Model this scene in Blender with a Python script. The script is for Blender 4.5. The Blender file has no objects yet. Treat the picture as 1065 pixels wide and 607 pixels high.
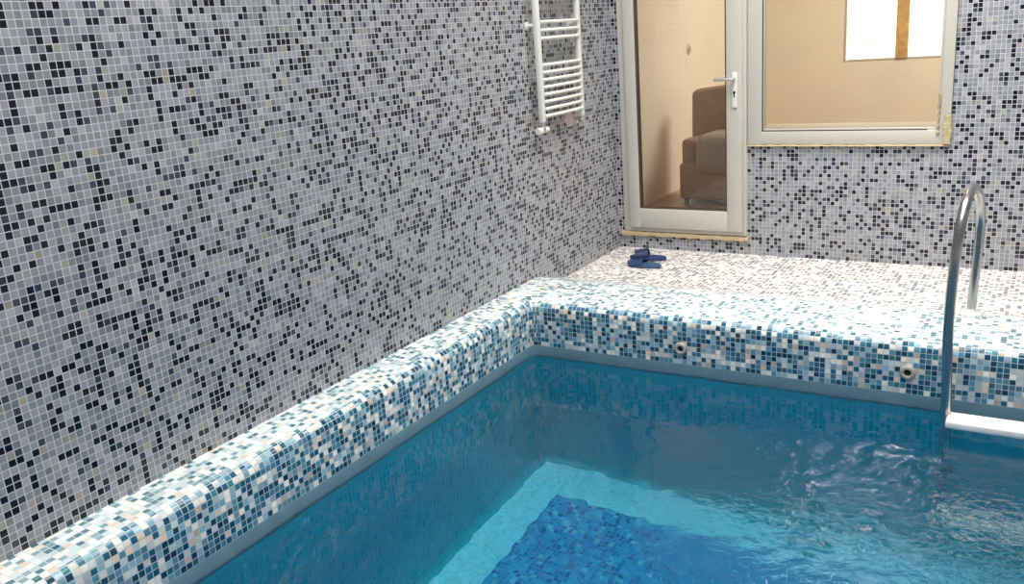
import bpy, bmesh, math, random
import numpy as np
from mathutils import Vector, Matrix
random.seed(7)
sc = bpy.context.scene
C = sc.collection
PI = math.pi

def lin(c):
    r = []
    for v in c:
        v = v / 255.0
        r.append(v / 12.92 if v <= 0.04045 else ((v + 0.055) / 1.055) ** 2.4)
    return (r[0], r[1], r[2], 1.0)

# ------------------------------------------------------------------ materials
def base_mat(name):
    m = bpy.data.materials.new(name)
    m.use_nodes = True
    nt = m.node_tree
    b = next(n for n in nt.nodes if n.type == 'BSDF_PRINCIPLED')
    return m, nt, b

def plain(name, rgb, rough=0.5, metal=0.0, var=0.06, scale=9.0, bump=0.0, coat=0.0):
    m, nt, b = base_mat(name)
    N, L = nt.nodes, nt.links
    tc = N.new('ShaderNodeTexCoord')
    no = N.new('ShaderNodeTexNoise'); no.inputs['Scale'].default_value = scale; no.inputs['Detail'].default_value = 4
    L.new(tc.outputs['Object'], no.inputs['Vector'])
    mx = N.new('ShaderNodeMix'); mx.data_type = 'RGBA'
    c = lin(rgb)
    mx.inputs['A'].default_value = tuple(min(1, v * (1 - var * 2)) for v in c[:3]) + (1,)
    mx.inputs['B'].default_value = tuple(min(1, v * (1 + var * 2)) for v in c[:3]) + (1,)
    L.new(no.outputs['Fac'], mx.inputs['Factor'])
    L.new(mx.outputs['Result'], b.inputs['Base Color'])
    b.inputs['Roughness'].default_value = rough
    b.inputs['Metallic'].default_value = metal
    b.inputs['Coat Weight'].default_value = coat
    if bump:
        bp = N.new('ShaderNodeBump'); bp.inputs['Strength'].default_value = bump; bp.inputs['Distance'].default_value = 0.01
        L.new(no.outputs['Fac'], bp.inputs['Height']); L.new(bp.outputs['Normal'], b.inputs['Normal'])
    return m

def mosaic(name, palette, grout, pitch=0.025, joint=0.075, rough=0.16, tilt=0.35, jitter=0.12, seed=0.0, spec=0.5, patch=None):
    """Small square glass tiles laid by the surface's own UV (metres). palette: [(weight, rgb)]"""
    m, nt, b = base_mat(name)
    N, L = nt.nodes, nt.links
    uv = N.new('ShaderNodeUVMap'); uv.uv_map = 'UVMap'
    sc_ = N.new('ShaderNodeVectorMath'); sc_.operation = 'SCALE'; sc_.inputs['Scale'].default_value = 1.0 / pitch
    L.new(uv.outputs['UV'], sc_.inputs[0])
    off = N.new('ShaderNodeVectorMath'); off.operation = 'ADD'; off.inputs[1].default_value = (400.0 + seed, 400.0 + seed * 2, 0)
    L.new(sc_.outputs['Vector'], off.inputs[0])
    fl = N.new('ShaderNodeVectorMath'); fl.operation = 'FLOOR'; L.new(off.outputs['Vector'], fl.inputs[0])
    fr = N.new('ShaderNodeVectorMath'); fr.operation = 'FRACTION'; L.new(off.outputs['Vector'], fr.inputs[0])
    wn = N.new('ShaderNodeTexWhiteNoise'); wn.noise_dimensions = '2D'; L.new(fl.outputs['Vector'], wn.inputs['Vector'])
    o2 = N.new('ShaderNodeVectorMath'); o2.operation = 'ADD'; o2.inputs[1].default_value = (71.0, 133.0, 0)
    L.new(fl.outputs['Vector'], o2.inputs[0])
    wn2 = N.new('ShaderNodeTexWhiteNoise'); wn2.noise_dimensions = '2D'; L.new(o2.outputs['Vector'], wn2.inputs['Vector'])
    ramp = N.new('ShaderNodeValToRGB'); ramp.color_ramp.interpolation = 'CONSTANT'
    tot = sum(w for w, _ in palette)
    acc = 0.0
    cr = ramp.color_ramp
    for i, (w, rgb) in enumerate(palette):
        if i < 2:
            e = cr.elements[i]; e.position = acc / tot
        else:
            e = cr.elements.new(acc / tot)
        e.color = lin(rgb)
        acc += w
    L.new(wn.outputs['Value'], ramp.inputs['Fac'])
    # brightness jitter per tile
    mr = N.new('ShaderNodeMapRange'); mr.inputs['To Min'].default_value = 1 - jitter; mr.inputs['To Max'].default_value = 1 + jitter
    L.new(wn2.outputs['Value'], mr.inputs['Value'])
    mul = N.new('ShaderNodeVectorMath'); mul.operation = 'SCALE'
    L.new(ramp.outputs['Color'], mul.inputs[0]); L.new(mr.outputs['Result'], mul.inputs['Scale'])
    # joint mask
    ce = N.new('ShaderNodeVectorMath'); ce.operation = 'SUBTRACT'; ce.inputs[1].default_value = (.5, .5, 0)
    L.new(fr.outputs['Vector'], ce.inputs[0])
    ab = N.new('ShaderNodeVectorMath'); ab.operation = 'ABSOLUTE'; L.new(ce.outputs['Vector'], ab.inputs[0])
    sx = N.new('ShaderNodeSeparateXYZ'); L.new(ab.outputs['Vector'], sx.inputs[0])
    mxx = N.new('ShaderNodeMath'); mxx.operation = 'MAXIMUM'; L.new(sx.outputs['X'], mxx.inputs[0]); L.new(sx.outputs['Y'], mxx.inputs[1])
    gm = N.new('ShaderNodeMath'); gm.operation = 'GREATER_THAN'; gm.inputs[1].default_value = 0.5 - joint
    L.new(mxx.outputs['Value'], gm.inputs[0])
    col = N.new('ShaderNodeMix'); col.data_type = 'RGBA'
    L.new(gm.outputs['Value'], col.inputs['Factor']); L.new(mul.outputs['Vector'], col.inputs['A'])
    col.inputs['B'].default_value = lin(grout)
    L.new(col.outputs['Result'], b.inputs['Base Color'])
    ro = N.new('ShaderNodeMapRange'); ro.inputs['To Min'].default_value = rough; ro.inputs['To Max'].default_value = 0.7
    L.new(gm.outputs['Value'], ro.inputs['Value']); L.new(ro.outputs['Result'], b.inputs['Roughness'])
    b.inputs['Specular IOR Level'].default_value = spec
    # each tile is tilted a little and pillowed, joints are recessed
    tv = N.new('ShaderNodeVectorMath'); tv.operation = 'SUBTRACT'; tv.inputs[1].default_value = (.5, .5, .5)
    L.new(wn2.outputs['Color'], tv.inputs[0])
    dt = N.new('ShaderNodeVectorMath'); dt.operation = 'DOT_PRODUCT'
    L.new(tv.outputs['Vector'], dt.inputs[0]); L.new(ce.outputs['Vector'], dt.inputs[1])
    hs = N.new('ShaderNodeMath'); hs.operation = 'SUBTRACT'
    tl = N.new('ShaderNodeMath'); tl.operation = 'MULTIPLY'; tl.inputs[1].default_value = tilt
    L.new(dt.outputs['Value'], tl.inputs[0])
    gd = N.new('ShaderNodeMath'); gd.operation = 'MULTIPLY'; gd.inputs[1].default_value = 0.06
    L.new(gm.outputs['Value'], gd.inputs[0])
    L.new(tl.outputs['Value'], hs.inputs[0]); L.new(gd.outputs['Value'], hs.inputs[1])
    bp = N.new('ShaderNodeBump'); bp.inputs['Strength'].default_value = 1.0; bp.inputs['Distance'].default_value = pitch
    L.new(hs.outputs['Value'], bp.inputs['Height']); L.new(bp.outputs['Normal'], b.inputs['Normal'])
    return m

WALL_PAL = [(22, (22, 24, 36)), (7, (62, 66, 80)), (18, (128, 132, 138)), (26, (142, 146, 150)), (16, (147, 147, 156)), (9, (160, 161, 164)), (2, (160, 154, 142))]
POOL_PAL = [(15, (232, 228, 218)), (13, (196, 206, 210)), (14, (138, 174, 190)), (17, (80, 132, 154)), (22, (36, 96, 122)), (12, (24, 68, 92)), (4, (222, 196, 176)), (3, (48, 124, 134))]
DECK_PAL = [(30, (236, 228, 222)), (20, (220, 213, 209)), (22, (158, 152, 150)), (12, (124, 126, 132)), (12, (228, 206, 192)), (4, (98, 116, 128))]
GLARE_KERB_PAL = [(32, (236, 234, 228)), (18, (208, 220, 222)), (16, (190, 206, 206)), (15, (132, 162, 170)), (13, (92, 130, 142)), (6, (228, 206, 188)), (3, (52, 104, 124))]  # flat-top mix, paler than the face; glare is put into the colours
M = {}
M['wall'] = mosaic('grey_and_navy_wall_mosaic', WALL_PAL, (206, 206, 210), joint=0.06, rough=0.2, tilt=0.25, jitter=0.07)
M['pool'] = mosaic('blue_and_white_pool_mosaic', POOL_PAL, (198, 212, 216), joint=0.06, rough=0.14, tilt=0.35, seed=13)
M['kerb'] = mosaic('glare_paled_kerb_mosaic', GLARE_KERB_PAL, (214, 222, 222), joint=0.06, rough=0.16, tilt=0.35, seed=13)
M['deck'] = mosaic('pale_deck_mosaic', DECK_PAL, (240, 238, 234), rough=0.2, tilt=0.35, seed=29)
M['under'] = mosaic('blue_pool_wall_mosaic', [(30, (22, 172, 195)), (30, (20, 170, 193)), (20, (26, 174, 197)), (20, (18, 167, 190))], (22, 171, 194), seed=41, tilt=0.05, jitter=0.05)
M['border'] = mosaic('turquoise_floor_mosaic', [(40, (140, 220, 240)), (30, (134, 216, 238)), (30, (148, 224, 242))], (150, 226, 242), seed=3, tilt=0.1)
M['centre'] = mosaic('blue_floor_mosaic', [(35, (30, 146, 204)), (25, (22, 124, 186)), (20, (50, 166, 214)), (14, (16, 100, 164)), (6, (96, 190, 222))], (56, 160, 206), seed=5, tilt=0.1)
M['band'] = plain('grey_waterline_band', (104, 136, 148), 0.5, var=0.1, scale=14)
M['upvc'] = plain('white_upvc', (192, 188, 178), 0.32, var=0.03, scale=3)
M['gasket'] = plain('dark_gasket', (70, 58, 48), 0.6)
M['mortar'] = plain('tan_mortar', (188, 168, 134), 0.85, var=0.14, scale=30, bump=0.5)
M['sealant'] = plain('stained_sealant', (176, 164, 128), 0.7, var=0.3, scale=26, bump=0.6)
M['rad'] = plain('white_enamel', (222, 222, 214), 0.25, var=0.02, coat=0.3)
M['chrome'] = plain('polished_steel', (176, 174, 170), 0.24, metal=1.0, var=0.03, scale=20)
M['satin'] = plain('satin_metal', (205, 205, 200), 0.35, metal=0.8, var=0.03)
M['pink'] = plain('pinkish_mortar', (214, 186, 182), 0.85, var=0.12, scale=40, bump=0.4)
M['tread'] = plain('white_plastic_tread', (246, 242, 234), 0.35, var=0.03, scale=40)
M['dark'] = plain('black_rubber', (20, 22, 26), 0.5)
M['ivory'] = plain('ivory_plastic', (178, 174, 164), 0.35)
M['switch'] = plain('beige_plastic', (214, 194, 168), 0.4)
M['navy'] = plain('navy_foam', (36, 54, 92), 0.55, var=0.12, scale=40)
M['navy2'] = plain('dark_navy_strap', (22, 38, 78), 0.5, var=0.12, scale=30)
M['blue'] = plain('slate_blue_foam', (56, 82, 112), 0.55, var=0.12, scale=40)
M['plaster'] = plain('beige_plaster', (240, 229, 212), 0.85, var=0.05, scale=1.5)
M['inner_floor'] = plain('brown_floor_tile', (176, 142, 112), 0.4, var=0.08, scale=2)
M['leather'] = plain('brown_upholstery', (160, 134, 114), 0.6, var=0.14, scale=7, bump=0.2)
M['grey_cloth'] = plain('grey_upholstery', (164, 152, 138), 0.8, var=0.08, scale=14, bump=0.2)
M['wood'] = plain('brown_wood', (112, 78, 50), 0.5, var=0.2, scale=12)
M['curtain'] = plain('golden_curtain', (214, 170, 106), 0.8, var=0.3, scale=18)
M['slab'] = plain('concrete', (150, 148, 142), 0.9)

def glass_pane(name):
    m, nt, b = base_mat(name)
    N, L = nt.nodes, nt.links
    nt.nodes.remove(b)
    out = next(n for n in N if n.type == 'OUTPUT_MATERIAL')
    tr = N.new('ShaderNodeBsdfTransparent'); tr.inputs['Color'].default_value = (.95, .96, .95, 1)
    gl = N.new('ShaderNodeBsdfGlossy'); gl.inputs['Roughness'].default_value = 0.02
    fz = N.new('ShaderNodeFresnel'); fz.inputs['IOR'].default_value = 1.5
    mx = N.new('ShaderNodeMixShader')
    L.new(fz.outputs['Fac'], mx.inputs['Fac']); L.new(tr.outputs['BSDF'], mx.inputs[1]); L.new(gl.outputs['BSDF'], mx.inputs[2])
    L.new(mx.outputs['Shader'], out.inputs['Surface'])
    return m
M['glass'] = glass_pane('clear_glass')

def emit(name, rgb, s):
    m, nt, b = base_mat(name)
    N, L = nt.nodes, nt.links
    tc = N.new('ShaderNodeTexCoord'); no = N.new('ShaderNodeTexNoise'); no.inputs['Scale'].default_value = 2.0
    L.new(tc.outputs['Object'], no.inputs['Vector'])
    mr = N.new('ShaderNodeMapRange'); mr.inputs['To Min'].default_value = s * .8; mr.inputs['To Max'].default_value = s * 1.2
    L.new(no.outputs['Fac'], mr.inputs['Value'])
    b.inputs['Base Color'].default_value = (0, 0, 0, 1)
    b.inputs['Emission Color'].default_value = lin(rgb)
    L.new(mr.outputs['Result'], b.inputs['Emission Strength'])
    return m
M['daylit'] = emit('daylit_pane', (255, 250, 222), 2.6)

def water_mat():
    m, nt, b = base_mat('pool_water')
    N, L = nt.nodes, nt.links
    nt.nodes.remove(b)
    out = next(n for n in N if n.type == 'OUTPUT_MATERIAL')
    g = N.new('ShaderNodeBsdfGlass'); g.inputs['IOR'].default_value = 1.333; g.inputs['Roughness'].default_value = 0.0
    g.inputs['Color'].default_value = (1, 1, 1, 1)
    L.new(g.outputs['BSDF'], out.inputs['Surface'])
    tc = N.new('ShaderNodeTexCoord'); no = N.new('ShaderNodeTexNoise'); no.inputs['Scale'].default_value = 38; no.inputs['Detail'].default_value = 3; no.inputs['Distortion'].default_value = .6
    L.new(tc.outputs['Object'], no.inputs['Vector'])
    at = N.new('ShaderNodeAttribute'); at.attribute_name = 'ripple'
    mu = N.new('ShaderNodeMath'); mu.operation = 'MULTIPLY'
    L.new(no.outputs['Fac'], mu.inputs[0]); L.new(at.outputs['Fac'], mu.inputs[1])
    bp = N.new('ShaderNodeBump'); bp.inputs['Strength'].default_value = 1.0; bp.inputs['Distance'].default_value = 0.012
    L.new(mu.outputs['Value'], bp.inputs['Height']); L.new(bp.outputs['Normal'], g.inputs['Normal'])
    v = N.new('ShaderNodeVolumeAbsorption'); v.inputs['Color'].default_value = (0.05, 0.82, 0.90, 1); v.inputs['Density'].default_value = 0.36
    L.new(v.outputs['Volume'], out.inputs['Volume'])
    return m
M['water'] = water_mat()

# ------------------------------------------------------------------ helpers
def link(o, parent=None):
    C.objects.link(o)
    if parent is not None:
        o.parent = parent
    return o

def mesh_obj(name, verts, faces, mat, parent=None, uvs=None, smooth=False):
    me = bpy.data.meshes.new(name)
    me.from_pydata([tuple(v) for v in verts], [], faces)
    me.update()
    if uvs is not None:
        lay = me.uv_layers.new(name='UVMap')
        li = 0
        for f in faces:
            for vi in f:
                lay.data[li].uv = uvs[vi]
                li += 1
    mats = mat if isinstance(mat, list) else [mat]
    for mm in mats:
        me.materials.append(mm)
    if smooth:
        me.polygons.foreach_set('use_smooth', [True] * len(me.polygons))
    return link(bpy.data.objects.new(name, me), parent)

def obj(name, bm, mat, parent=None, smooth=None):
    bmesh.ops.recalc_face_normals(bm, faces=bm.faces)
    me = bpy.data.meshes.new(name)
    bm.to_mesh(me); bm.free()
    me.materials.append(mat)
    if smooth:
        me.polygons.foreach_set('use_smooth', [True] * len(me.polygons))
        me.set_sharp_from_angle(angle=math.radians(smooth if smooth is not True else 40))
    return link(bpy.data.objects.new(name, me), parent)

def thing(name, label, cat, loc=(0, 0, 0), group=None, rz=0.0):
    o = bpy.data.objects.new(name, None); C.objects.link(o)
    o.empty_display_size = 0.1
    o.location = loc; o.rotation_euler = (0, 0, rz)
    o['label'] = label; o['category'] = cat
    if group:
        o['group'] = group
    return o

def tag(o, label, cat, kind=None):
    o['label'] = label; o['category'] = cat
    if kind:
        o['kind'] = kind
    return o

def structure(o, label, cat):
    return tag(o, label, cat, 'structure')

def box(bm, x0, x1, y0, y1, z0, z1, bev=0.0, seg=2, mat=None):
    r = bmesh.ops.create_cube(bm, size=1.0)
    vs = r['verts']
    T = Matrix.Translation(((x0 + x1) / 2, (y0 + y1) / 2, (z0 + z1) / 2)) @ Matrix.Diagonal((x1 - x0, y1 - y0, z1 - z0, 1))
    if mat is not None:
        T = mat @ T
    bmesh.ops.transform(bm, matrix=T, verts=vs)
    if bev:
        es = set()
        for v in vs:
            es.update(v.link_edges)
        bmesh.ops.bevel(bm, geom=list(es), offset=bev, segments=seg, affect='EDGES', profile=0.5)
    return bm

def cyl(bm, p0, p1, r, seg=20, r2=None):
    p0, p1 = Vector(p0), Vector(p1)
    d = p1 - p0
    rr = bmesh.ops.create_cone(bm, cap_ends=True, segments=seg, radius1=r, radius2=r if r2 is None else r2, depth=d.length)
    T = Matrix.Translation((p0 + p1) / 2) @ d.to_track_quat('Z', 'Y').to_matrix().to_4x4()
    bmesh.ops.transform(bm, matrix=T, verts=rr['verts'])
    return bm

def lathe(bm, prof, origin, axis, seg=28):
    """prof: (radius, height along axis)"""
    q = Vector(axis).to_track_quat('Z', 'Y').to_matrix()
    rings = []
    for r, h in prof:
        ring = []
        for k in range(seg):
            a = 2 * PI * k / seg
            ring.append(bm.verts.new(Vector(origin) + q @ Vector((r * math.cos(a), r * math.sin(a), h))))
        rings.append(ring)
    for a, b in zip(rings, rings[1:]):
        for k in range(seg):
            bm.faces.new((a[k], a[(k + 1) % seg], b[(k + 1) % seg], b[k]))
    bm.faces.new(rings[0][::-1]); bm.faces.new(rings[-1])
    return bm

def smooth_path(pts, n=8):
    pts = [Vector(p) for p in pts]
    P = [pts[0] * 2 - pts[1]] + pts + [pts[-1] * 2 - pts[-2]]
    out = []
    for i in range(1, len(P) - 2):
        for k in range(n):
            t = k / n
            a, b, c, d = P[i - 1], P[i], P[i + 1], P[i + 2]
            out.append(0.5 * ((2 * b) + (c - a) * t + (2 * a - 5 * b + 4 * c - d) * t * t + (3 * b - a - 3 * c + d) * t ** 3))
    out.append(pts[-1])
    return out

def tube(bm, path, r, seg=16, cap=True):
    rings = []
    up = Vector((1, 0, 0))
    for i, p in enumerate(path):
        t = (path[min(i + 1, len(path) - 1)] - path[max(i - 1, 0)]).normalized()
        n = (up - t * up.dot(t)).normalized()
        b = t.cross(n)
        rings.append([bm.verts.new(p + (n * math.cos(2 * PI * k / seg) + b * math.sin(2 * PI * k / seg)) * r) for k in range(seg)])
    for a, b in zip(rings, rings[1:]):
        for k in range(seg):
            bm.faces.new((a[k], a[(k + 1) % seg], b[(k + 1) % seg], b[k]))
    if cap:
        bm.faces.new(rings[0][::-1]); bm.faces.new(rings[-1])
    return bm

# ------------------------------------------------------------------ key dimensions (metres)
W, D = 0.215, 1.665            # pool edge: x = W on the left, y = -D at the back
XR, YF = 4.05, -5.05           # right and front edges of the pool
ROOM_X, ROOM_Y, TOP = 5.1, -7.2, 2.95
ZW = -0.205                    # water level (deck is z = 0)
ZB = -0.15                     # lower end of the tiled face
ZFLOOR = -1.585
CURB = 0.104                   # the pool edge stands this much above the deck by the door
RC = 0.04                      # corner radius of the pool edge

def sstep(a, b, x):
    t = min(1, max(0, (x - a) / (b - a)))
    return t * t * (3 - 2 * t)

def rise(x, y):
    """the kerb round the pool stands higher than the deck and ramps down to it"""
    return CURB * (1 - sstep(-1.27, -0.80, y))

# outline of the pool edge: left side (from front to back), corner, back side (left to right)
outline = []   # (x, y, nx, ny, s)
def add_out(x, y, nx, ny, ds):
    s = outline[-1][4] + ds if outline else 0.0
    outline.append((x, y, nx, ny, s))
step = 0.05
y = YF
while y < -D - RC - 1e-6:
    add_out(W, y, -1, 0, step if outline else 0)
    y += step
last = outline[-1]
add_out(W, -D - RC, -1, 0, (-D - RC) - last[1])
for k in range(1, 11):
    a = PI - (PI / 2) * k / 10
    add_out(W + RC + RC * math.cos(a), -D - RC + RC * math.sin(a), math.cos(a), math.sin(a), 0.105 * PI / 2 / 10)
x = W + RC
while x < XR - 1e-6:
    x = min(XR, x + step)
    add_out(x, -D, 0, 1, step)

def edge_strip(name, prof_fn, mat, smooth=True, split=99):
    """sweeps a cross-section (outward offset, height) round the pool outline; UV in metres"""
    V, UV, F = [], [], []
    n = None
    for (x, y, nx, ny, s) in outline:
        pr = prof_fn(x, y, nx, ny)
        if n is None:
            n = len(pr)
        arc = 0.0
        for j, (o, z) in enumerate(pr):
            if j:
                arc += math.hypot(o - pr[j - 1][0], z - pr[j - 1][1])
            V.append((x + nx * o, y + ny * o, z)); UV.append((s, arc))
    for i in range(len(outline) - 1):
        for j in range(n - 1):
            a = i * n + j
            F.append((a, a + n, a + n + 1, a + 1))
    o = mesh_obj(name, V, F, mat, uvs=UV, smooth=smooth)
    if isinstance(mat, list):
        for k, p in enumerate(o.data.polygons):
            p.material_index = 1 if k % (n - 1) >= split else 0
    return o

def coping_prof(x, y, nx, ny):
    r = 0.05
    pr = [(0, ZB), (0, -0.05), (0, CURB - r)]
    for k in range(1, 9):
        th = PI / 2 * k / 8
        pr.append((r * (1 - math.cos(th)), CURB - 0.006 - r + r * math.sin(th)))
    pr += [(0.09, CURB - .004), (0.15, CURB - .001), (W, CURB)]
    return pr

# ------------------------------------------------------------------ the setting
coping = edge_strip('trim_1', coping_prof, [M['pool'], M['kerb']], split=8)  # flat-top faces take the tiles with glare in their colours
structure(coping, 'rounded blue and white mosaic pool edge running along the left and back sides', 'pool edge')
band = edge_strip('trim_2', lambda x, y, nx, ny: [(0.0, -0.235), (0.0, -0.19), (-0.001, ZB - 0.004), (0.0, ZB)], M['band'])  # plain grey strip below the tiled face
structure(band, 'plain grey band just above the waterline', 'pool trim')
under = edge_strip('wall_pool', lambda x, y, nx, ny: [(-0.05, ZFLOOR), (-0.015, ZFLOOR + 0.015), (0.0, ZFLOOR + 0.05), (0.0, -1.0), (0.0, -0.23)], M['under'])
structure(under, 'blue tiled pool wall under the water', 'pool wall')

# kerb top and deck behind the pool
def deck_mesh(name, ya, yb, mat, ny):
    """ya None: starts at the inner kerb strip"""
    V, UV, F = [], [], []
    cx, cy, R = W + RC, -D - RC, W + RC
    xs = [R * (1 - math.cos(PI / 2 * k / 14)) for k in range(15)]
    x = cx
    while x < ROOM_X:
        x = min(ROOM_X, x + 0.3); xs.append(x)
    for x in xs:
        if ya is None:
            y0 = cy + math.sqrt(max(0, R * R - (x - cx) ** 2)) if x < cx else -D + W
        else:
            y0 = ya
        for j in range(ny + 1):
            y = y0 + (yb - y0) * j / ny
            V.append((x, y, rise(x, y))); UV.append((x, y))
    n = ny + 1
    for i in range(len(xs) - 1):
        for j in range(ny):
            a = i * n + j
            F.append((a, a + n, a + n + 1, a + 1))
    return mesh_obj(name, V, F, mat, uvs=UV, smooth=True)
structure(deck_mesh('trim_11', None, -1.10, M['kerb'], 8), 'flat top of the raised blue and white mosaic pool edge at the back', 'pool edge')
structure(deck_mesh('floor', -1.10, 0.0, M['deck'], 24), 'pale mosaic deck between the raised pool edge and the back wall', 'floor')

def quad_grid(name, pts, uv, mat):
    return mesh_obj(name, pts, [tuple(range(4 * k, 4 * k + 4)) for k in range(len(pts) // 4)], mat, uvs=uv)

# far sides of the pool and the floor there (outside the frame, they close the basin)
def box_uv(name, boxes, mat):
    """axis-aligned boxes with metre UVs on every side"""
    V, UV, F = [], [], []
    for (x0, x1, y0, y1, z0, z1) in boxes:
        for f, ax in (
            ([(x0, y0, z0), (x0, y0, z1), (x0, y1, z1), (x0, y1, z0)], 0), ([(x1, y0, z0), (x1, y1, z0), (x1, y1, z1), (x1, y0, z1)], 0),
            ([(x0, y0, z0), (x1, y0, z0), (x1, y0, z1), (x0, y0, z1)], 1), ([(x0, y1, z0), (x0, y1, z1), (x1, y1, z1), (x1, y1, z0)], 1),
            ([(x0, y0, z0), (x0, y1, z0), (x1, y1, z0), (x1, y0, z0)], 2), ([(x0, y0, z1), (x1, y0, z1), (x1, y1, z1), (x0, y1, z1)], 2)):
            k = len(V)
            for p in f:
                V.append(p)
                UV.append((p[1], p[2]) if ax == 0 else (p[0], p[2]) if ax == 1 else (p[0], p[1]))
            F.append((k, k + 1, k + 2, k + 3))
    return mesh_obj(name, V, F, mat, uvs=UV)

structure(box_uv('floor_right', [(XR, ROOM_X, ROOM_Y, -D + W, -0.25, CURB)], M['deck']), 'pale mosaic deck on the right side of the pool', 'floor')
structure(box_uv('floor_front', [(0, XR, ROOM_Y, YF, -0.25, CURB)], M['deck']), 'pale mosaic deck on the near side of the pool', 'floor')
structure(box_uv('wall_pool_right', [(XR + .012, XR + .12, YF, -D, ZFLOOR, -0.25)], M['under']), 'blue tiled pool wall on the right side', 'pool wall')
structure(box_uv('wall_pool_front', [(0.0, XR, YF - .12, YF - .012, ZFLOOR, -0.25)], M['under']), 'blue tiled pool wall on the near side', 'pool wall')

BX, BY = 0.48, -1.97
bord = box_uv('floor_pool_border', [(W - .02, BX, YF, -D + .02, ZFLOOR - .05, ZFLOOR), (BX, XR, BY, -D + .02, ZFLOOR - .05, ZFLOOR)], M['border'])
structure(bord, 'turquoise mosaic border round the pool floor', 'pool floor')
cen = box_uv('floor_pool_centre', [(BX, XR, YF, BY, ZFLOOR - .05, ZFLOOR)], M['centre'])
structure(cen, 'deep blue mosaic field in the middle of the pool floor', 'pool floor')

# walls
WT = 0.14
structure(box_uv('wall_left', [(-WT, 0.0, ROOM_Y, 0.0, -0.3, TOP)], M['wall']), 'long grey and navy mosaic wall beside the pool', 'wall')
DX0, DX1, DZ0 = 0.045, 0.925, 0.125
WX1, WZ0, HEAD = 2.105, 0.73, 2.25
structure(box_uv('wall_back', [(0.0, DX0, 0, WT, -0.3, TOP), (DX0, DX1, 0, WT, -0.3, DZ0 - 0.035), (DX1, WX1, 0, WT, -0.3, WZ0 - 0.012),
                               (WX1, ROOM_X, 0, WT, -0.3, TOP), (DX0, WX1, 0, WT, HEAD, TOP)], M['wall']), 'grey and navy mosaic wall round the door and the window', 'wall')
structure(box_uv('wall_right', [(ROOM_X, ROOM_X + WT, ROOM_Y, WT, -0.3, TOP)], M['wall']), 'grey mosaic wall on the right', 'wall')
structure(box_uv('wall_front', [(-WT, ROOM_X + WT, ROOM_Y - WT, ROOM_Y, -0.3, TOP)], M['wall']), 'grey mosaic wall on the near side', 'wall')

# ------------------------------------------------------------------ door
door = thing('door_1', 'white framed glazed door at the left end of the back wall', 'door', (0.485, 0.0, DZ0))
door['kind'] = 'structure'
def dloc(bm):
    bmesh.ops.translate(bm, vec=(-0.485, 0, -DZ0), verts=bm.verts[:])
    return bm
bm = bmesh.new()   # outer frame
box(bm, DX0, DX0 + .055, -.012, .075, DZ0, HEAD, .006)
box(bm, DX1 - .03, DX1, -.012, .075, DZ0, HEAD, .006)
box(bm, DX0 + .05, DX1 - .025, -.010, .073, HEAD - .06, HEAD, .006)
box(bm, DX0 + .05, DX1 - .025, -.010, .073, DZ0, DZ0 + .035, .006)
obj('frame', dloc(bm), M['upvc'], door, True)
SX0, SX1, SZ0, SZ1 = DX0 + .05, DX1 - .024, DZ0 + .03, HEAD - .055
GX0, GX1, GZ0, GZ1 = 0.176, 0.797, 0.292, HEAD - .14
bm = bmesh.new()   # the opening leaf
box(bm, SX0, GX0, -.034, .05, SZ0, SZ1, .008)
box(bm, GX1, SX1, -.034, .05, SZ0, SZ1, .008)
box(bm, GX0 - .01, GX1 + .01, -.032, .048, SZ0, GZ0, .008)
box(bm, GX0 - .01, GX1 + .01, -.032, .048, GZ1, SZ1, .008)
leaf = obj('door_leaf', dloc(bm), M['upvc'], door, True)
bm = bmesh.new()
g = .008
box(bm, GX0 - .001, GX0 + g, -.024, .02, GZ0, GZ1); box(bm, GX1 - g, GX1 + .001, -.024, .02, GZ0, GZ1)
box(bm, GX0, GX1, -.024, .02, GZ0 - .001, GZ0 + g); box(bm, GX0, GX1, -.024, .02, GZ1 - g, GZ1 + .001)
obj('gasket', dloc(bm), M['gasket'], leaf)
bm = bmesh.new(); box(bm, GX0 - .005, GX1 + .005, .0, .006, GZ0 - .005, GZ1 + .005)
obj('pane', dloc(bm), M['glass'], leaf)
# handle: long plate, lever, keyhole
bm = bmesh.new(); box(bm, .838, .872, -.046, -.033, 0.97, 1.19, .006, 3)
hp = obj('handle_plate', dloc(bm), M['rad'], door, True); hp['label'] = 'long pale handle plate'
bm = bmesh.new()
cyl(bm, (.855, -.04, 1.15), (.855, -.085, 1.15), .011)
tube(bm, smooth_path([(.862, -.085, 1.15), (.83, -.087, 1.151), (.78, -.085, 1.152), (.735, -.08, 1.15)], 6), .0105, 12)
lv = obj('handle_lever', dloc(bm), M['satin'], door, True); lv['label'] = 'silver lever pointing to the glass'
bm = bmesh.new(); cyl(bm, (.855, -.045, 1.065), (.855, -.0485, 1.065), .009, 16); box(bm, .8515, .8585, -.0485, -.045, 1.035, 1.062)
obj('keyhole', dloc(bm), M['dark'], hp).matrix_parent_inverse = Matrix.Identity(4)

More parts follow.
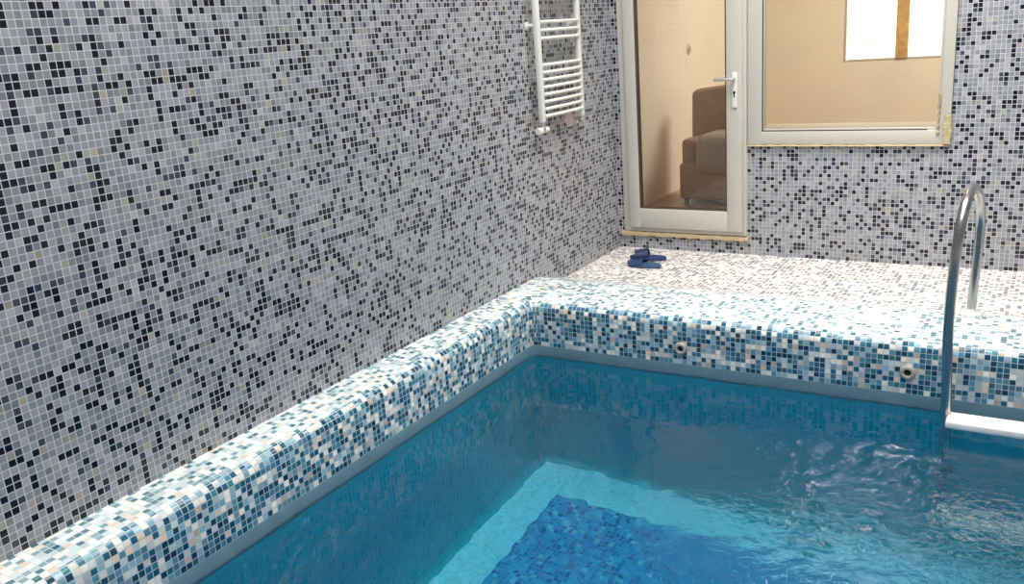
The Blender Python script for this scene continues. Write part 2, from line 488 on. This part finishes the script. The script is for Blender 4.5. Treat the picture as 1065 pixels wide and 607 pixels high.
# ------------------------------------------------------------------ window beside the door
win = thing('window_1', 'white framed fixed window right of the door', 'window', (1.515, 0.0, WZ0))
win['kind'] = 'structure'
def wloc(bm):
    bmesh.ops.translate(bm, vec=(-1.515, 0, -WZ0), verts=bm.verts[:])
    return bm
HX0, HX1, HZ0, HZ1 = 1.022, 2.042, 0.815, HEAD - .08
bm = bmesh.new()
box(bm, DX1 + .003, HX0, -.014, .075, WZ0, HEAD, .007)
box(bm, HX1, WX1 - .002, -.014, .075, WZ0, HEAD, .007)
box(bm, HX0 - .01, HX1 + .01, -.012, .073, WZ0, HZ0, .007)
box(bm, HX0 - .01, HX1 + .01, -.012, .073, HZ1, HEAD, .007)
fr = obj('frame', wloc(bm), M['upvc'], win, True)
bm = bmesh.new()   # glazing bead, a step inside the frame
box(bm, HX0 - .002, HX0 + .012, -.004, .03, HZ0, HZ1, .003); box(bm, HX1 - .012, HX1 + .002, -.004, .03, HZ0, HZ1, .003)
box(bm, HX0, HX1, -.004, .03, HZ0 - .002, HZ0 + .014, .003); box(bm, HX0, HX1, -.004, .03, HZ1 - .014, HZ1 + .002, .003)
obj('glazing_bead', wloc(bm), M['upvc'], fr, True)
bm = bmesh.new()
box(bm, HX0 - .001, HX0 + .006, -.009, .02, HZ0, HZ1)
box(bm, HX0, HX1 - .06, -.009, .02, HZ0 - .001, HZ0 + .005)
gk = obj('gasket', wloc(bm), M['gasket'], fr)
bm = bmesh.new(); box(bm, HX0 - .004, HX1 + .004, .006, .012, HZ0 - .004, HZ1 + .004)
obj('pane', wloc(bm), M['glass'], win)

# crusts of mortar and sealant round the frames
def crust(name, x0, x1, z0, z1, y0, y1, mat, n, seed, amp):
    rnd = random.Random(seed)
    bm = bmesh.new()
    horiz = (x1 - x0) > (z1 - z0)
    rows = []
    for i in range(n + 1):
        t = i / n
        a, b, d = rnd.uniform(-amp, amp), rnd.uniform(-amp, amp), rnd.uniform(-amp, 0)
        if horiz:
            x = x0 + (x1 - x0) * t
            ring = [(x, y1, z0 + a), (x, y0 + d, z0 + a + .004), (x, y0 + d - .003, (z0 + z1) / 2), (x, y0 + d, z1 + b - .004), (x, y1, z1 + b)]
        else:
            z = z0 + (z1 - z0) * t
            ring = [(x0 + a, y1, z), (x0 + a + .003, y0 + d, z), ((x0 + x1) / 2, y0 + d - .003, z), (x1 + b - .003, y0 + d, z), (x1 + b, y1, z)]
        rows.append([bm.verts.new(p) for p in ring])
    for r0, r1 in zip(rows, rows[1:]):
        for k in range(4):
            bm.faces.new((r0[k], r1[k], r1[k + 1], r0[k + 1]))
        bm.faces.new((r0[4], r1[4], r1[0], r0[0]))
    bm.faces.new(rows[0][::-1]); bm.faces.new(rows[-1])
    return obj(name, bm, mat, smooth=True)
structure(crust('trim_3', DX0 - .02, DX1 + .01, DZ0 - .037, DZ0 - .002, -.016, .01, M['mortar'], 44, 3, .004), 'tan mortar strip under the white door frame', 'trim')
structure(crust('trim_4', DX1 + .006, WX1 - .005, WZ0 - .014, WZ0 + .002, -.018, .01, M['mortar'], 52, 5, .003), 'thin cream mortar line under the window frame', 'trim')
structure(crust('trim_5', 2.066, 2.112, WZ0 + .005, 0.90, -.022, .0, M['sealant'], 14, 9, .005), 'stained yellowish sealant at the lower right corner of the window frame', 'trim')
structure(crust('trim_6', 2.030, 2.046, WZ0 + .06, 1.02, -.02, .0, M['sealant'], 22, 15, .005), 'streak of stained sealant up the right edge of the window glass', 'trim')

# ------------------------------------------------------------------ room behind the glass
IX0, IX1, IY1, IZ0, IZ1 = -0.2, 3.7, 4.0, 0.1, 2.75
structure(box_uv('floor_inner_room', [(IX0 - .1, IX1 + .1, WT, IY1 + .1, IZ0 - .1, IZ0)], M['inner_floor']), 'brown floor of the room behind the glass', 'floor')
structure(box_uv('ceiling_inner_room', [(IX0 - .1, IX1 + .1, WT, IY1 + .1, IZ1, IZ1 + .1)], M['plaster']), 'ceiling of the room behind the glass', 'ceiling')
structure(box_uv('wall_inner_left', [(IX0 - .1, IX0, WT, IY1, IZ0, IZ1)], M['plaster']), 'beige left wall of the room behind the door glass', 'wall')
structure(box_uv('wall_inner_right', [(IX1, IX1 + .1, WT, IY1, IZ0, IZ1)], M['plaster']), 'beige right wall of the room behind the glass', 'wall')
QX0, QX1, QZ0, QZ1 = 0.70, 1.80, 1.0, 2.3
structure(box_uv('wall_inner_back', [(IX0 - .1, QX0, IY1, IY1 + .1, IZ0, IZ1), (QX1, IX1 + .1, IY1, IY1 + .1, IZ0, IZ1),
                                     (QX0, QX1, IY1, IY1 + .1, IZ0, QZ0), (QX0, QX1, IY1, IY1 + .1, QZ1, IZ1)], M['plaster']), 'beige far wall of the room behind the window glass', 'wall')
w2 = thing('window_2', 'bright daylit window on the far wall, seen through the window glass', 'window', (1.25, IY1, QZ0))
w2['kind'] = 'structure'
def qloc(bm):
    bmesh.ops.translate(bm, vec=(-1.25, -IY1, -QZ0), verts=bm.verts[:])
    return bm
bm = bmesh.new()
box(bm, QX0, QX0 + .022, -.004 + IY1, IY1 + .08, QZ0, QZ1, .006); box(bm, QX1 - .022, QX1, -.004 + IY1, IY1 + .08, QZ0, QZ1, .006)
box(bm, QX0 + .04, QX1 - .04, -.003 + IY1, IY1 + .078, QZ0, QZ0 + .022, .006); box(bm, QX0 + .04, QX1 - .04, -.003 + IY1, IY1 + .078, QZ1 - .022, QZ1, .006)
obj('frame', qloc(bm), M['upvc'], w2, True)
bm = bmesh.new(); box(bm, 1.19, 1.30, IY1 - .03, IY1 + .085, QZ0 + .015, QZ1 - .015, .01)
ml = obj('mullion', qloc(bm), M['curtain'], w2, True); ml['label'] = 'golden brown upright between the bright panes'
bm = bmesh.new(); box(bm, QX0 + .015, 1.2, IY1 + .015, IY1 + .025, QZ0 + .015, QZ1 - .015)
obj('pane', qloc(bm), M['daylit'], w2)
bm = bmesh.new(); box(bm, 1.29, QX1 - .015, IY1 + .015, IY1 + .025, QZ0 + .015, QZ1 - .015)
obj('pane', qloc(bm), M['daylit'], w2)
bm = bmesh.new(); box(bm, DX1 + .01, WX1 + .05, .09, .42, 0.775, 0.812, .006)
structure(obj('trim_8', bm, M['plaster'], None, True), 'inner sill behind the window glass', 'sill')

# armchair seen through the door glass
ch = thing('armchair', 'brown upholstered armchair with grey seat, seen through the door glass', 'armchair', (0.345, 1.2, IZ0), rz=math.radians(-4))
def cbox(x0, x1, y0, y1, z0, z1, bev, seg=4):
    bm = bmesh.new(); box(bm, x0, x1, y0, y1, z0, z1, bev, seg); return bm
bm = cbox(-.33, .22, .16, .36, .05, .90, .05)
for v in bm.verts:
    if v.co.z > .5:
        v.co.y += .06 * (v.co.z - .5); v.co.z += .10 * (v.co.x + .1)
obj('backrest', bm, M['leather'], ch, True)
obj('seat', cbox(-.27, .22, -.2, .22, .05, .34, .03), M['leather'], ch, True)
bm = cbox(-.13, .235, -.24, .17, .24, .57, .085)
cu = obj('seat_cushion', bm, M['grey_cloth'], ch, True); cu['label'] = 'thick grey seat cushion'
for x0, x1 in ((-.285, -.14), (.20, .255)):
    obj('armrest', cbox(x0, x1, -.12, .26, .05, .52, .04), M['leather'], ch, True)
for sx in (-.23, .22):
    for sy in (-.14, .28):
        bm = bmesh.new(); cyl(bm, (sx, sy, 0), (sx, sy, .08), .018, 14, .026)
        obj('leg', bm, M['wood'], ch, True)

# round switch on the inner wall
sw = thing('wall_switch', 'small round switch on the beige wall above the armchair', 'switch', (IX0, 2.0, 1.28))
bm = bmesh.new(); lathe(bm, [(.045, 0), (.045, .006), (.040, .011)], (0, 0, 0), (1, 0, 0))
obj('base_plate', bm, M['switch'], sw, True)
bm = bmesh.new(); box(bm, .010, .018, -.018, .018, -.018, .018, .003)
obj('rocker', bm, M['ivory'], sw, True)

# ------------------------------------------------------------------ towel radiator on the left wall
RX = 0.062
ra = thing('towel_radiator', 'white ladder-shaped towel radiator high on the grey mosaic wall', 'radiator', (0.0, -0.88, 1.0))
def rl(bm):
    bmesh.ops.translate(bm, vec=(0, .88, -1.0), verts=bm.verts[:])
    return bm
YA, YB = -1.125, -0.625
for yy, z0 in ((YA, 1.015), (YB, 1.0)):
    bm = bmesh.new(); box(bm, RX - .018, RX + .018, yy - .02, yy + .02, z0, 2.02, .012, 3)
    obj('upright', rl(bm), M['rad'], ra, True)
rz = [1.052 + .0412 * k for k in range(8)] + [1.488, 1.533, 1.578] + [1.725, 1.77, 1.815] + [1.94, 1.985]
for z in rz:
    bm = bmesh.new()
    tube(bm, smooth_path([(RX + .012, YA + .012, z), (RX + .02, YA + .12, z), (RX + .024, (YA + YB) / 2, z), (RX + .02, YB - .12, z), (RX + .012, YB - .012, z)], 5), .0105, 10)
    obj('rung', rl(bm), M['rad'], ra, True)
bm = bmesh.new()   # valve under the near upright
cyl(bm, (RX, YA, 1.02), (RX, YA, .985), .013, 16)
lathe(bm, [(.012, 0), (.019, .004), (.019, .03), (.012, .034)], (RX, YA, .958), (0, 0, 1), 18)
cyl(bm, (RX, YA, .972), (0.0, YA, .972), .010, 14)
va = obj('valve', rl(bm), M['satin'], ra, True); va['label'] = 'metal valve under the near upright'
bm = bmesh.new(); lathe(bm, [(.014, 0), (.02, .006), (.022, .03), (.018, .045)], (RX, YA - .018, .972), (0, -1, 0), 18)
obj('valve_knob', rl(bm), M['rad'], va, True)
bm = bmesh.new(); lathe(bm, [(.013, 0), (.018, .006), (.018, .032), (.012, .04)], (RX, YA + .018, .972), (0, 1, 0), 18)
obj('valve_nut', rl(bm), M['rad'], va, True)
bm = bmesh.new()
cyl(bm, (RX, YB, 1.005), (RX, YB, .97), .012, 14); cyl(bm, (RX, YB, .985), (0, YB, .985), .010, 14)
lathe(bm, [(.012, 0), (.018, .003), (.018, .02), (.012, .024)], (RX, YB, .96), (0, 0, 1), 16)
obj('valve', rl(bm), M['satin'], ra, True)
for (yy, zz) in ((YB + .005, 1.56), (YA - .005, 1.56), (YB + .005, 1.9), (YA, 1.9)):
    bm = bmesh.new(); lathe(bm, [(.026, 0), (.026, .006), (.012, .012), (.012, .052)], (0, yy, zz), (1, 0, 0), 18)
    obj('mounting_bracket', rl(bm), M['rad'], ra, True)

def patch(name, cy, cz, ry, rz_, seed, label):
    rnd = random.Random(seed); bm = bmesh.new()
    n = 22; top, bot = [], []
    for k in range(n):
        a = 2 * PI * k / n; f = rnd.uniform(.75, 1.1)
        bot.append(bm.verts.new((-.001, cy + ry * f * math.cos(a), cz + rz_ * f * math.sin(a))))
        top.append(bm.verts.new((.008, cy + ry * f * .82 * math.cos(a), cz + rz_ * f * .82 * math.sin(a))))
    for k in range(n):
        bm.faces.new((bot[k], bot[(k + 1) % n], top[(k + 1) % n], top[k]))
    bm.faces.new(top); bm.faces.new(bot[::-1])
    structure(obj(name, bm, M['pink'], None, True), label, 'mortar patch')
patch('trim_9', -0.66, .985, .10, .045, 4, 'pinkish mortar patch on the wall under the radiator')
patch('trim_10', -0.545, 1.575, .04, .045, 6, 'pinkish mortar patch on the wall beside the radiator bracket')

# ------------------------------------------------------------------ pool ladder
la = thing('pool_ladder', 'polished steel pool ladder with white tread at the back edge of the pool', 'ladder', (2.58, -1.21, CURB))
def ll(bm):
    bmesh.ops.translate(bm, vec=(-2.58, 1.21, -CURB), verts=bm.verts[:])
    return bm
RAIL = [(2.336, -1.86, -1.15), (2.334, -1.86, -.7), (2.330, -1.86, -.18), (2.318, -1.86, .2), (2.320, -1.86, .42), (2.328, -1.858, .57), (2.335, -1.838, .67), (2.342, -1.785, .735),
        (2.345, -1.69, .763), (2.347, -1.56, .765), (2.349, -1.44, .745), (2.353, -1.33, .705), (2.359, -1.25, .64), (2.365, -1.215, .55), (2.364, -1.21, .44), (2.358, -1.21, .27), (2.352, -1.21, .08)]
for dx in (0.0, 0.52):
    bm = bmesh.new()
    tube(bm, smooth_path([(a + dx, b, c) for a, b, c in RAIL], 5), .0205, 18)
    rail = obj('rail', ll(bm), M['chrome'], la, 60)
    bm = bmesh.new(); lathe(bm, [(.05, -.004), (.05, .004), (.046, .010), (.028, .016), (.0205, .03)], (2.352 + dx, -1.21, CURB), (0, 0, 1), 26)
    fl_ = obj('flange', ll(bm), M['rad'], rail, True); fl_['label'] = 'pale flange at the rear foot of the rail'
for z, yy in ((-.150, -1.885), (-1.0, -1.885)):
    bm = bmesh.new(); box(bm, 2.335, 2.85, yy - .055, yy + .045, z - .018, z + .018, .010, 3)
    for k in range(6):   # anti-slip ribs along the tread
        y0 = yy - .044 + k * .015
        box(bm, 2.345, 2.82, y0, y0 + .005, z + .016, z + .021)
    t_ = obj('tread', ll(bm), M['tread'], la, True); t_['label'] = 'white ribbed plastic tread'

# ------------------------------------------------------------------ return inlets in the pool face
def inlet(x, z, label):
    t = thing('return_inlet', label, 'pool inlet', (x, -D, z), group='round inlets in the tiled pool face')
    bm = bmesh.new()
    prof = [(.013, -.004), (.015, .010), (.020, .014), (.029, .012), (.033, .006), (.034, -.004)]
    seg = 28; rings = []
    for r, h in prof:
        rings.append([bm.verts.new((r * math.cos(2 * PI * k / seg), -h, r * math.sin(2 * PI * k / seg))) for k in range(seg)])
    for a, b in zip(rings, rings[1:] + rings[:1]):
        for k in range(seg):
            bm.faces.new((a[k], a[(k + 1) % seg], b[(k + 1) % seg], b[k]))
    obj('collar', bm, M['ivory'], t, True)
    bm = bmesh.new(); lathe(bm, [(.0145, -.001), (.0145, .006), (.012, .007), (.006, .003)], (0, 0, 0), (0, -1, 0), 24)
    n_ = obj('nozzle', bm, M['dark'], t, True); n_['label'] = 'dark round opening'
    return t
inlet(1.088, -.065, 'round pool inlet with dark centre below the door, farther from the ladder')
inlet(2.15, -.047, 'round pool inlet with dark centre close beside the steel ladder')

# ------------------------------------------------------------------ slippers
def slipper(loc, rz, label, mats, strap_h):
    t = thing('slipper', label, 'slipper', loc, group='slippers on the deck by the door', rz=rz)
    out = []
    n = 40
    for k in range(n):   # sole outline, toe towards +x
        a = 2 * PI * k / n
        x = .122 * math.cos(a)
        w = .043 + .008 * math.cos(a) - .006 * math.cos(2 * a)
        out.append((x, w * math.sin(a)))
    bm = bmesh.new()
    def lvl(s, z, lift):
        return [bm.verts.new((x * s, y * s, z + lift * (max(0, x) / .12) ** 2)) for x, y in out]
    rings = [lvl(.95, 0, .004), lvl(1.0, .006, .004), lvl(1.0, .022, .008), lvl(.95, .028, .008), lvl(.82, .022, .008)]
    for a, b in zip(rings, rings[1:]):
        for k in range(n):
            bm.faces.new((a[k], a[(k + 1) % n], b[(k + 1) % n], b[k]))
    bm.faces.new(rings[0][::-1]); bm.faces.new(rings[-1])
    obj('sole', bm, mats[0], t, 50)
    bm = bmesh.new()   # wide strap arched over the foot
    grid = []
    m_ = 14
    for i in range(7):
        x = -.012 + .088 * i / 6
        row = []
        for j in range(m_ + 1):
            a = PI * j / m_
            hw = .050 + .003 * i / 6
            row.append((x + .012 * math.sin(a), hw * math.cos(a), .012 + (strap_h - .007 * i / 6 * 2) * math.sin(a) ** .7))
        grid.append(row)
    def skin(d):
        return [[bm.verts.new((x, y * (1 - d * 9), z - d * (1 if 0 < j < m_ else 0))) for j, (x, y, z) in enumerate(r)] for r in grid]
    o_, i_ = skin(0), skin(.006)
    for i in range(6):
        for j in range(m_):
            bm.faces.new((o_[i][j], o_[i + 1][j], o_[i + 1][j + 1], o_[i][j + 1]))
            bm.faces.new((i_[i][j], i_[i][j + 1], i_[i + 1][j + 1], i_[i + 1][j]))
    for i in (0, 6):
        for j in range(m_):
            bm.faces.new((o_[i][j], o_[i][j + 1], i_[i][j + 1], i_[i][j]))
    for j in (0, m_):
        for i in range(6):
            bm.faces.new((o_[i][j], o_[i + 1][j], i_[i + 1][j], i_[i][j]))
    obj('strap', bm, mats[1], t, 50)
slipper((.345, -.31, .001), math.radians(196), 'dark navy slipper nearer the door step, strap standing up', (M['navy'], M['navy2']), .072)
slipper((.385, -.47, .001), math.radians(176), 'slate blue slipper nearer the pool, in front of the navy one', (M['blue'], M['navy']), .04)

# ------------------------------------------------------------------ water
PATCHES = [(2.02, -2.42, .16, .20, 1.0), (1.86, -2.20, .10, .08, .8), (2.10, -2.75, .16, .14, .9), (1.72, -2.27, .10, .07, .5), (2.25, -2.30, .12, .12, .5), (1.42, -1.98, .07, .04, .45), (1.70, -2.05, .07, .04, .5), (2.0, -2.95, .12, .1, .8)]

def water():
    x0, x1, y0, y1 = W - .012, XR + .010, YF - .010, -D + .012
    xs = np.concatenate([np.arange(x0, 1.2, .0125), np.arange(1.2, 2.9, .008), np.linspace(2.9, x1, 24)])
    ys = np.concatenate([np.linspace(y0, -4.2, 20), np.arange(-4.18, -3.2, .0125), np.arange(-3.2, y1, .008), [y1]])
    X, Y = np.meshgrid(xs, ys, indexing='ij')
    def ss(a, b, v):
        t = np.clip((v - a) / (b - a), 0, 1); return t * t * (3 - 2 * t)
    rnd = np.random.RandomState(4)
    H = np.zeros_like(X)
    calm = np.zeros_like(X)
    for k in range(60):
        lam = rnd.uniform(.04, .13); a = rnd.uniform(0, 2 * PI); ph = rnd.uniform(0, 2 * PI)
        H += (lam / .08) * np.sin(2 * PI / lam * (X * math.cos(a) + Y * math.sin(a)) + ph)
    H /= math.sqrt(60)
    for k in range(12):
        lam = rnd.uniform(.3, .8); a = rnd.uniform(0, 2 * PI); ph = rnd.uniform(0, 2 * PI)
        calm += (lam / .6) * np.sin(2 * PI / lam * (X * math.cos(a) + Y * math.sin(a)) + ph)
    calm /= math.sqrt(12)
    dis = ss(1.25, 2.15, X + .25 * (Y + 2.6)) * ss(-1.98, -2.4, Y)
    # churned patches where the returns stir the surface
    churn = np.zeros_like(X)
    for (px, py, rx, ry, am) in PATCHES:
        churn = np.maximum(churn, am * np.exp(-((X - px) / rx) ** 2 - ((Y - py) / ry) ** 2))
    mask = .05 + .38 * dis + churn
    Z = ZW + .0034 * H * mask + .0012 * calm
    dis = np.maximum(.6 * dis, churn)
    RIP = np.concatenate([dis.reshape(-1), np.zeros(4)])
    V = np.stack([X, Y, Z], -1).reshape(-1, 3).tolist()
    nx, ny = X.shape
    F = []
    for i in range(nx - 1):
        for j in range(ny - 1):
            a = i * ny + j
            F.append((a, a + ny, a + ny + 1, a + 1))
    b0 = len(V)
    zb = ZFLOOR - .02
    V += [(x0, y0, zb), (x1, y0, zb), (x1, y1, zb), (x0, y1, zb)]
    F.append((b0 + 3, b0 + 2, b0 + 1, b0))
    F.append(tuple([i * ny for i in range(nx)][::-1] + [b0, b0 + 1]))
    F.append(tuple([(nx - 1) * ny + j for j in range(ny)][::-1] + [b0 + 1, b0 + 2]))
    F.append(tuple([i * ny + ny - 1 for i in range(nx)] + [b0 + 2, b0 + 3]))
    F.append(tuple([j for j in range(ny)] + [b0 + 3, b0]))
    o = mesh_obj('pool_water', V, F, M['water'])
    o.data.polygons.foreach_set('use_smooth', [len(f) == 4 and max(f) < b0 for f in F])
    at = o.data.attributes.new('ripple', 'FLOAT', 'POINT'); at.data.foreach_set('value', RIP.astype(np.float32))
    o.data.update()
    return o
wt = water()
tag(wt, 'clear turquoise pool water, calm at left and rippled near the ladder', 'water', 'stuff')

# ------------------------------------------------------------------ light
w = bpy.data.worlds.new('sky'); sc.world = w; w.use_nodes = True
bg = w.node_tree.nodes['Background']
bg.inputs['Color'].default_value = (0.86, 0.93, 1.0, 1); bg.inputs['Strength'].default_value = 0.55

def area(name, loc, target, sx, sy, power, col):
    l = bpy.data.lights.new(name, 'AREA'); l.shape = 'RECTANGLE'; l.size = sx; l.size_y = sy; l.energy = power; l.color = col
    o = bpy.data.objects.new(name, l); C.objects.link(o); o.location = loc
    o.rotation_euler = (Vector(target) - Vector(loc)).to_track_quat('-Z', 'Y').to_euler()
    return o
area('skylight', (2.1, -3.4, 5.4), (2.1, -3.4, 0), 3.4, 5.0, 660, (1.0, .98, .95))
cl = area('glint_light', (2.1, -1.0, 3.2), (2.1, -1.3, 0), 2.0, .8, 62, (1.0, .97, .92))  # unseen light added to make the ripples glint
cl.data.spread = math.radians(110)  # beam narrowed to keep this added light off the back wall
area('inner_room_fill', (1.9, 2.2, 2.65), (1.6, 2.4, 0), 1.2, 1.2, 100, (1.0, .95, .86))  # unseen fill light added to brighten the inner room

# ------------------------------------------------------------------ camera
cam = bpy.data.cameras.new('camera'); co = bpy.data.objects.new('camera', cam); C.objects.link(co)
cam.sensor_fit = 'HORIZONTAL'; cam.sensor_width = 36.0; cam.lens = 920.158 * 36 / 1065
cam.clip_start = .05; cam.clip_end = 60
R = Matrix(((0.853781, -0.083649, 0.513868), (0.515311, 0.27653, -0.811163), (-0.074247, 0.957358, 0.279202)))
co.matrix_world = Matrix.Translation((2.6404, -5.6707, 1.5263)) @ R.to_4x4()
sc.camera = co

sc.view_settings.view_transform = 'Standard'
sc.view_settings.look = 'None'
sc.view_settings.exposure = -0.64
sc.view_settings.gamma = 1.0
sc.view_settings.use_curve_mapping = False
sc.cycles.use_denoising = True
sc.cycles.max_bounces = 12
sc.cycles.diffuse_bounces = 5
sc.cycles.transmission_bounces = 10
sc.cycles.sample_clamp_indirect = 6.0
sc.cycles.blur_glossy = 0.3
